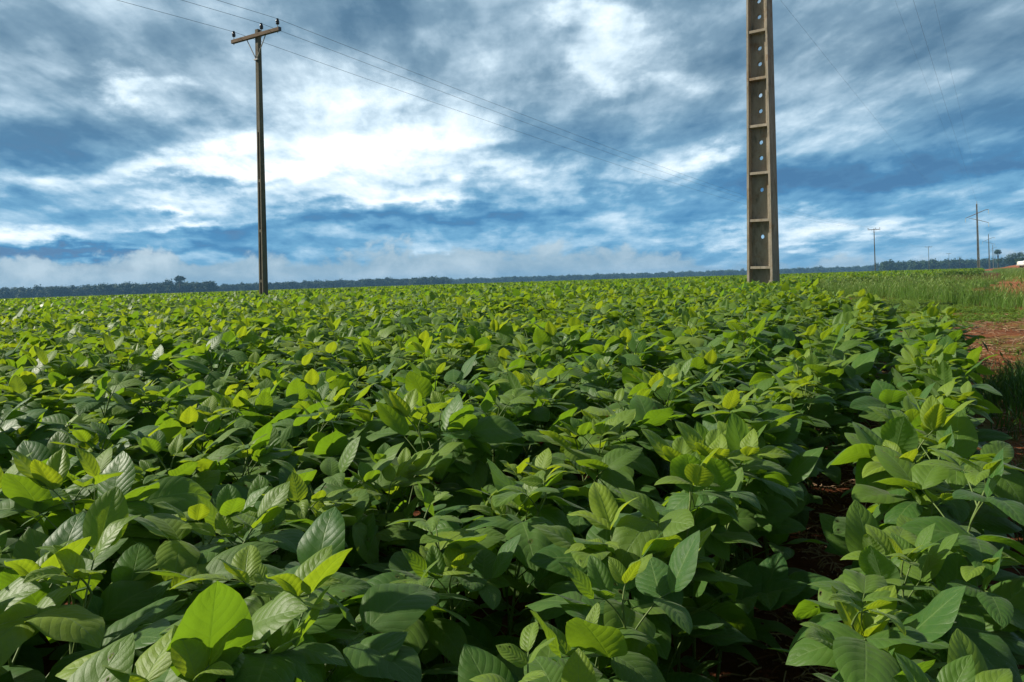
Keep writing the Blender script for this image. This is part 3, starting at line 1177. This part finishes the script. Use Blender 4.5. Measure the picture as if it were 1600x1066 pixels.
def tower_shaft(bm, rib_list):
    """double-T concrete mast: two flanges, a thin web with round holes, ribs across the recesses"""
    W, D, fl, wb = .58, .48, .052, .085

    def tap(z):
        return 1 - z / TH * .52

    def slab(x0, x1, y0, y1, za, zb, target):
        v = []
        for z in (za, zb):
            k = tap(z)
            for x, y in ((x0, y0), (x1, y0), (x1, y1), (x0, y1)):
                v.append(target.verts.new((x * k, y * k, z)))
        for f in ((0, 3, 2, 1), (4, 5, 6, 7), (0, 1, 5, 4), (1, 2, 6, 5), (2, 3, 7, 6), (3, 0, 4, 7)):
            target.faces.new([v[i] for i in f])
    zseg = np.linspace(-1.5, TH, 14)
    for sx in (-1, 1):
        for a, b in ((zseg[0], zseg[-1]),):
            x0, x1 = (-W / 2, -W / 2 + fl) if sx < 0 else (W / 2 - fl, W / 2)
            slab(x0, x1, -D / 2, D / 2, a, b, bm)
    ribs = [.96 + 1.035 * k for k in range(14)]
    ribs = [z for z in ribs if z < TH - .2]
    xi = W / 2 - fl
    for z in ribs:
        bm_ribs = bmesh.new()
        rib_list.append(bm_ribs)
        for y0, y1 in ((-D / 2 + .012, -wb / 2), (wb / 2, D / 2 - .012)):
            slab(-xi, xi, y0, y1, z - .028, z + .028, bm_ribs)
    # web cells
    holes = []
    for i, z in enumerate(ribs[:-1]):
        holes += [z + .68] if i < 2 else [z + .345, z + .69]
    cells = []
    z = -1.5
    hc = .14
    for h in holes:
        cells.append((z, h - hc, None))
        cells.append((h - hc, h + hc, h))
        z = h + hc
    cells.append((z, TH, None))
    hr = .049
    for za, zb, h in cells:
        if h is None:
            slab(-xi, xi, -wb / 2, wb / 2, za, zb, bm)
            continue
        k = 24
        ring = {}
        for sy in (-1, 1):
            inn, outr = [], []
            for q in range(k):
                a = 2 * math.pi * (q + .5) / k
                ca_, sa_ = math.cos(a), math.sin(a)
                m_ = min(xi * tap(h) / max(abs(ca_), 1e-6), hc / max(abs(sa_), 1e-6))
                zz = h + sa_ * m_
                xx = ca_ * m_
                inn.append(bm.verts.new((ca_ * hr, sy * wb / 2 * tap(h), h + sa_ * hr)))
                outr.append(bm.verts.new((xx, sy * wb / 2 * tap(h), zz)))
            ring[sy] = (inn, outr)
            # corner fill so the cell is a full rectangle
            for q in range(k):
                bm.faces.new((inn[q], inn[(q + 1) % k], outr[(q + 1) % k], outr[q]))
            for sx in (-1, 1):
                for sz in (-1, 1):
                    c = bm.verts.new((sx * xi * tap(h), sy * wb / 2 * tap(h), h + sz * hc))
                    ac = math.atan2(sz * hc, sx * xi * tap(h)) % (2 * math.pi)
                    q = int(ac / (2 * math.pi) * k - .5) % k
                    bm.faces.new((outr[q], outr[(q + 1) % k], c))
        for q in range(k):
            a, b = ring[-1][0], ring[1][0]
            bm.faces.new((a[q], a[(q + 1) % k], b[(q + 1) % k], b[q]))


def insulator_string(bm, x, y, z, L):
    prof = [(.02, 0)]
    m_ = 7
    for i in range(m_):
        z0 = -L * (i + .3) / m_
        prof += [(.03, z0 + .02), (.10, z0 - .015), (.03, z0 - .04)]
    prof.append((.02, -L))
    lathe(bm, prof, 10, (x, y, z))


ARM_L, ARM_R, ARM_LOW = (-2.3, 12.35), (2.3, 14.1), (2.25, 11.05)      # (x, z) of the conductors' arms
INS_L = .95


def big_tower(loc, label, rot):
    t = thing('transmission_tower', label, 'transmission tower', loc, rot, 'concrete towers of the big power line')
    bm, bmr = bmesh.new(), []
    tower_shaft(bm, bmr)
    sh = from_bm('mast', bm, M_CONC, t)
    for b_ in bmr:
        from_bm('cross_rib', b_, M_CONC, t)
    bm = bmesh.new()
    box(bm, -.16, .16, -.14, .14, TH, TH + .12)
    tube(bm, [(0, 0, TH + .1), (0, 0, TH + .75)], .035, 8)
    from_bm('top_cap', bm, M_CONC, t)
    bm = bmesh.new()
    tube(bm, [(ARM_L[0], -.2, ARM_L[1]), (0, -.2, 13.3), (1.6, -.2, 14.0), (ARM_R[0], -.2, ARM_R[1])], [.06, .085, .07, .06], 6)
    from_bm('upper_crossarm', bm, M_WOOD, t)
    bm = bmesh.new()
    tube(bm, [(-1.7, -.18, 12.35), (0, -.18, 11.85), (ARM_LOW[0], -.18, ARM_LOW[1])], [.04, .075, .055], 6)
    from_bm('lower_crossarm', bm, M_WOOD, t)
    for x, z in (ARM_L, ARM_R, ARM_LOW):
        bm = bmesh.new()
        insulator_string(bm, x, -.2, z - .05, INS_L)
        from_bm('insulator_string', bm, M_GLASSINS, t, True)
    return t


TL = ['thick stained concrete tower with round holes and ribs, standing in the near crop',
      'distant dark transmission tower with slanted crossarms by the grass verge',
      'smaller transmission tower next behind the distant dark one with slanted crossarms',
      'faint thin transmission tower beside the round-crowned tree',
      'last barely visible transmission tower before the round-crowned tree']
for k, ((x, y), lab) in enumerate(zip(towers, TL)):
    tw = big_tower((x, y, gz(x, y)), lab, -(BIG_AZ + (R(4) if k == 0 else 0)))
    if k == 0:
        tw.rotation_euler = (0, R(.95), -(BIG_AZ + R(5)))

cb, sb = math.cos(-BIG_AZ), math.sin(-BIG_AZ)


def tower_anchor(p, x, z):
    return (p[0] + x * cb + .2 * sb, p[1] + x * sb - .2 * cb, gz(*p) + z)


allt = [(T1[0] - BIG_T * 140, T1[1] - 140)] + towers
for (x, z), lab in (((ARM_L[0], ARM_L[1] - 1.05), 'high transmission cable hung from the left-hand arm of the concrete towers'),
                    ((ARM_R[0], ARM_R[1] - 1.05), 'high transmission cable hung from the raised right-hand arm of the towers'),
                    ((ARM_LOW[0], ARM_LOW[1] - 1.05), 'high transmission cable hung from the low right-hand arm of the towers'),
                    ((0, TH + .75), 'earth wire strung along the tops of the concrete towers')):
    cable('transmission_cable', lab, 'cables of the big power line', [tower_anchor(p, x, z) for p in allt], [2.0, .7 if x < 0 else 1.5, 2.2, 2.2, 2.2], .0034)


# ------------------------------------------------------------------ trees
def crown_mesh(name, g, blobs, nleaf, size):
    a = Soup()
    for (cx, cy, cz, rx, ry, rz) in blobs:
        k = int(nleaf * rx * rz / sum(b[3] * b[5] for b in blobs))
        tone = g.uniform(.1, .9)
        for _ in range(k):
            d = g.normal(0, 1, 3)
            d /= np.linalg.norm(d)
            rr = g.random() ** .35 * (1 + .15 * math.sin(5 * d[0] + 4 * d[2] + cx))
            p = np.array([cx + d[0] * rx * rr, cy + d[1] * ry * rr, cz + d[2] * rz * rr])
            v, f, uv = leaflet(size * g.uniform(.6, 1.4), 2, 2, p, g.uniform(0, 6.28), g.normal(0, .6), g.normal(0, .5), .4, .3, 0, 0, .42)
            a.add(v, f, uv, (float(np.clip(tone + g.normal(0, .25), 0, 1)), 0, 0, 1))
    return a.mesh(name, [M_CROWN], False)


def trunk_bm(blobs, base_r, fork):
    bm = bmesh.new()
    tube(bm, [(0, 0, -.3), (.05, 0, fork * .5), (.1, 0, fork)], [base_r * 1.3, base_r, base_r * .8], 8)
    for (cx, cy, cz, rx, ry, rz) in blobs:
        tube(bm, [(.1, 0, fork * .95), (cx * .5, cy * .5, fork + (cz - fork) * .6), (cx, cy, cz)], [base_r * .6, base_r * .4, base_r * .12], 6)
    return bm


def tree(label, px, y, ztop, blobs, base_r, fork, nleaf, size, seed, sc=1.0):
    x = (px - 800) / F * y
    t = thing('tree', label, 'tree', (x, y, gz(x, y)), 0, None)
    g = np.random.default_rng(seed)
    from_bm('trunk', trunk_bm(blobs, base_r, fork), M_BARK, t, True)
    link(bpy.data.objects.new('crown', crown_mesh('crown', g, blobs, nleaf, size)), t)
    return t


tree('tall round-crowned tree with bare trunk standing by the far transmission towers', 1560, 420, 0,
     [(0, 0, 9.6, 1.5, 1.5, 1.35), (.9, 0, 8.9, 1.0, 1.0, .9), (-.8, .2, 8.8, .9, .9, .8), (.5, 0, 4.6, 1.5, 1.4, 1.2)], .28, 5.6, 1100, .42, 5)
tree('broad spreading dark tree beside the red dirt bank', 1585, 440, 0,
     [(-1.5, 0, 6.4, 3.0, 2.6, 2.2), (1.8, .4, 7.6, 2.6, 2.4, 1.5), (3.8, 0, 8.3, 1.6, 1.5, .9), (-3.6, 0, 4.6, 2.2, 2.0, 2.0), (0, 0, 4.0, 4.2, 3, 2.2)], .45, 3.2, 2400, .5, 6)
tree('low dense tree above the white pickup', 1603, 330, 0,
     [(0, 0, 4.4, 3.2, 2.6, 2.3), (2.5, 0, 5.0, 2.6, 2.4, 2.0), (-2.2, .2, 3.2, 2.2, 2.0, 1.7)], .4, 2.2, 1800, .45, 8)
tree('lone flat-topped tree rising above the far wood', 281, 640, 0,
     [(0, 0, 13.6, 3.6, 3.0, 1.7), (-1.8, 0, 12.2, 2.6, 2.2, 1.5), (2.0, .3, 12.6, 2.4, 2.2, 1.4)], .5, 10, 1400, .8, 9)

# far woods: masses of trees nobody could count
wg = np.random.default_rng(77)
wood_meshes = []
for k in range(8):
    bl = []
    h = wg.uniform(6.5, 9.5)
    for j in range(5):
        bl.append((wg.normal(0, 1.7), wg.normal(0, 1.7), h * wg.uniform(.45, .85), wg.uniform(1.7, 2.8), wg.uniform(1.7, 2.8), wg.uniform(1.4, 2.2)))
    bl.append((0, 0, h * .3, 3.4, 3.4, h * .3))
    cm = crown_mesh('wood_tree', wg, bl, 620, 1.0)
    wood_meshes.append(cm)


def wood(name, label, px0, px1, d0, d1, count, smin, smax, lift=0.0):
    P, Rr, Sc, Ix = [], [], [], []
    for _ in range(count):
        px_ = wg.uniform(px0, px1)
        y_ = wg.uniform(d0, d1)
        x_ = (px_ - 800) / F * y_
        P.append((x_, y_, gz(x_, y_) + lift))
        Rr.append((0, 0, wg.uniform(0, 6.28)))
        s = wg.uniform(smin, smax)
        Sc.append((s * 1.15, s * 1.15, s))
        Ix.append(int(wg.integers(8)))
    return scatter(name, label, hidden_collection(name + '_trees', [m_.copy() for m_ in wood_meshes]), P, Rr, Sc, Ix)


wood('near_wood', 'dark low wood along the far edge of the field at the left', -250, 330, 640, 720, 460, .6, 1.35)
wood('middle_wood', 'bluish wood along the far edge of the field behind the crossarm pole', 300, 700, 780, 950, 520, .7, 1.15)
wood('far_wood', 'dark blue wood along the horizon behind the concrete tower', 250, 1900, 1150, 1500, 2600, .8, 1.2, 0.0)
wood('side_wood', 'dark wood behind the distant transmission towers', 1380, 1900, 640, 800, 420, .75, 1.15)

# red bank of soil by the far road, and the white vehicle on it
bm = bmesh.new()
k = 26
top, bot = [], []
for i in range(k + 1):
    q = i / k
    x = 109 + q * 40
    y = 176 + q * 10 + math.sin(q * 9) * .6
    h = (.95 + .25 * math.sin(q * 11) + .2 * math.sin(q * 29)) * min(1, q * 3.5)
    z = gz(x, y)
    bot.append((x, y - 2.2, z - .1))
    top.append((x, y, z + h))
vb = [bm.verts.new(p) for p in bot]
vt = [bm.verts.new(p) for p in top]
vc = [bm.verts.new((p[0], p[1] + 3.5, p[2])) for p in top]
vd = [bm.verts.new((p[0], p[1] + 6, gz(p[0], p[1]) - .1)) for p in top]
for i in range(k):
    for a, b in ((vb, vt), (vt, vc), (vc, vd)):
        bm.faces.new((a[i], a[i + 1], b[i + 1], b[i]))
tag(from_bm('dirt_bank', bm, M_ROADSOIL, None, True), 'raised bank of bare red soil beside the far road', None, None, 'structure')

M_PAINT, n = mat('white_paint')
tcx = n.add('ShaderNodeTexCoord')
out(n, principled(n, n.ramp(n.noise(tcx.outputs['Object'], 2.5, 4), [(.3, (.66, .65, .63)), (.7, (.80, .80, .80))]), .3, .5))
M_CARGLASS, n = mat('car_glass')
out(n, principled(n, (.02, .025, .03), .08, .6))
M_TYRE, n = mat('tyre_rubber')
out(n, principled(n, (.02, .02, .02), .85, .2))
M_TAIL, n = mat('tail_lamp')
out(n, principled(n, (.45, .02, .02), .3, .5))

CARX, CARY = 110.6, 163.0
car = thing('pickup_truck', 'white pickup truck half out of frame on the far red road', 'pickup truck', (CARX, CARY, gz(CARX, CARY) + .42), R(8))
car.scale = (1.15, 1.15, 1.3)
bm = bmesh.new()
prof = [(-2.5, .45), (-2.55, .95), (-2.35, 1.08), (-1.25, 1.15), (2.5, 1.15), (2.52, .5), (2.3, .42), (-2.3, .40)]
for sy in (-1,):
    va = [bm.verts.new((x, -.88, z)) for x, z in prof]
    vb_ = [bm.verts.new((x, .88, z)) for x, z in prof]
    bm.faces.new(va)
    bm.faces.new(vb_)
    for i in range(len(prof)):
        j = (i + 1) % len(prof)
        bm.faces.new((va[i], va[j], vb_[j], vb_[i]))
cab = [(-1.3, 1.15), (-.55, 1.72), (.85, 1.74), (1.15, 1.15)]
va = [bm.verts.new((x, -.80 if z < 1.3 else -.68, z - .004)) for x, z in cab]
vb_ = [bm.verts.new((x, .80 if z < 1.3 else .68, z - .004)) for x, z in cab]
bm.faces.new(va)
bm.faces.new(vb_)
for i in range(3):
    bm.faces.new((va[i], va[i + 1], vb_[i + 1], vb_[i]))
body = from_bm('body', bm, M_PAINT, car)
bv = body.modifiers.new('bevel', 'BEVEL')
bv.width = .05
bv.segments = 2
for sy in (-1, 1):
    bm = bmesh.new()
    for quad in (((-.98, 1.22), (-.50, 1.64), (.05, 1.65), (.05, 1.22)), ((.12, 1.22), (.12, 1.65), (.78, 1.66), (.98, 1.22))):
        vs = []
        for x, z in quad:
            yy = .80 - (z - 1.15) / .57 * .12
            vs.append(bm.verts.new((x, sy * (yy + .012), z)))
        bm.faces.new(vs)
    from_bm('side_window', bm, M_CARGLASS, car)
bm = bmesh.new()
bm.faces.new([bm.verts.new(p) for p in ((-1.24, -.70, 1.22), (-1.24, .70, 1.22), (-.62, .62, 1.69), (-.62, -.62, 1.69))])
from_bm('windscreen', bm, M_CARGLASS, car)
for x in (-1.6, 1.55):
    for sy in (-1, 1):
        bm = bmesh.new()
        bmesh.ops.create_cone(bm, cap_ends=True, segments=20, radius1=.37, radius2=.37, depth=.24, matrix=Matrix.Translation((x, sy * .82, .37)) @ Matrix.Rotation(R(90), 4, 'X'))
        wh = from_bm('wheel', bm, M_TYRE, car)
        bm = bmesh.new()
        bmesh.ops.create_cone(bm, cap_ends=True, segments=16, radius1=.21, radius2=.21, depth=.26, matrix=Matrix.Translation((x, sy * .825, .37)) @ Matrix.Rotation(R(90), 4, 'X'))
        from_bm('rim', bm, M_STEEL, wh)
for sy in (-1, 1):
    bm = bmesh.new()
    box(bm, -2.56, -2.42, sy * .68 - .14, sy * .68 + .14, .80, .96)
    from_bm('headlight', bm, M_GLASSINS, car)
    bm = bmesh.new()
    box(bm, 2.46, 2.55, sy * .76 - .09, sy * .76 + .09, .75, 1.05)
    from_bm('tail_light', bm, M_TAIL, car)
bm = bmesh.new()
box(bm, -2.66, -2.50, -.86, .86, .42, .60)
from_bm('bumper', bm, M_STEEL, car)

# ------------------------------------------------------------------ humid air
M_HAZE = bpy.data.materials.new('humid_air')
M_HAZE.use_nodes = True
n = N(M_HAZE.node_tree)
pv = n.add('ShaderNodeVolumePrincipled')
pv.inputs['Color'].default_value = (.30, .62, 1.0, 1)
pv.inputs['Density'].default_value = HAZE_DENSITY
ho = n.add('ShaderNodeOutputMaterial')
n.link(pv.outputs[0], ho.inputs['Volume'])
bm = bmesh.new()
box(bm, -3050, 3050, -3050, 3050, -13.5, 21)
tag(from_bm('haze', bm, M_HAZE), 'thin bluish humid air over the whole plain', None, None, 'stuff')
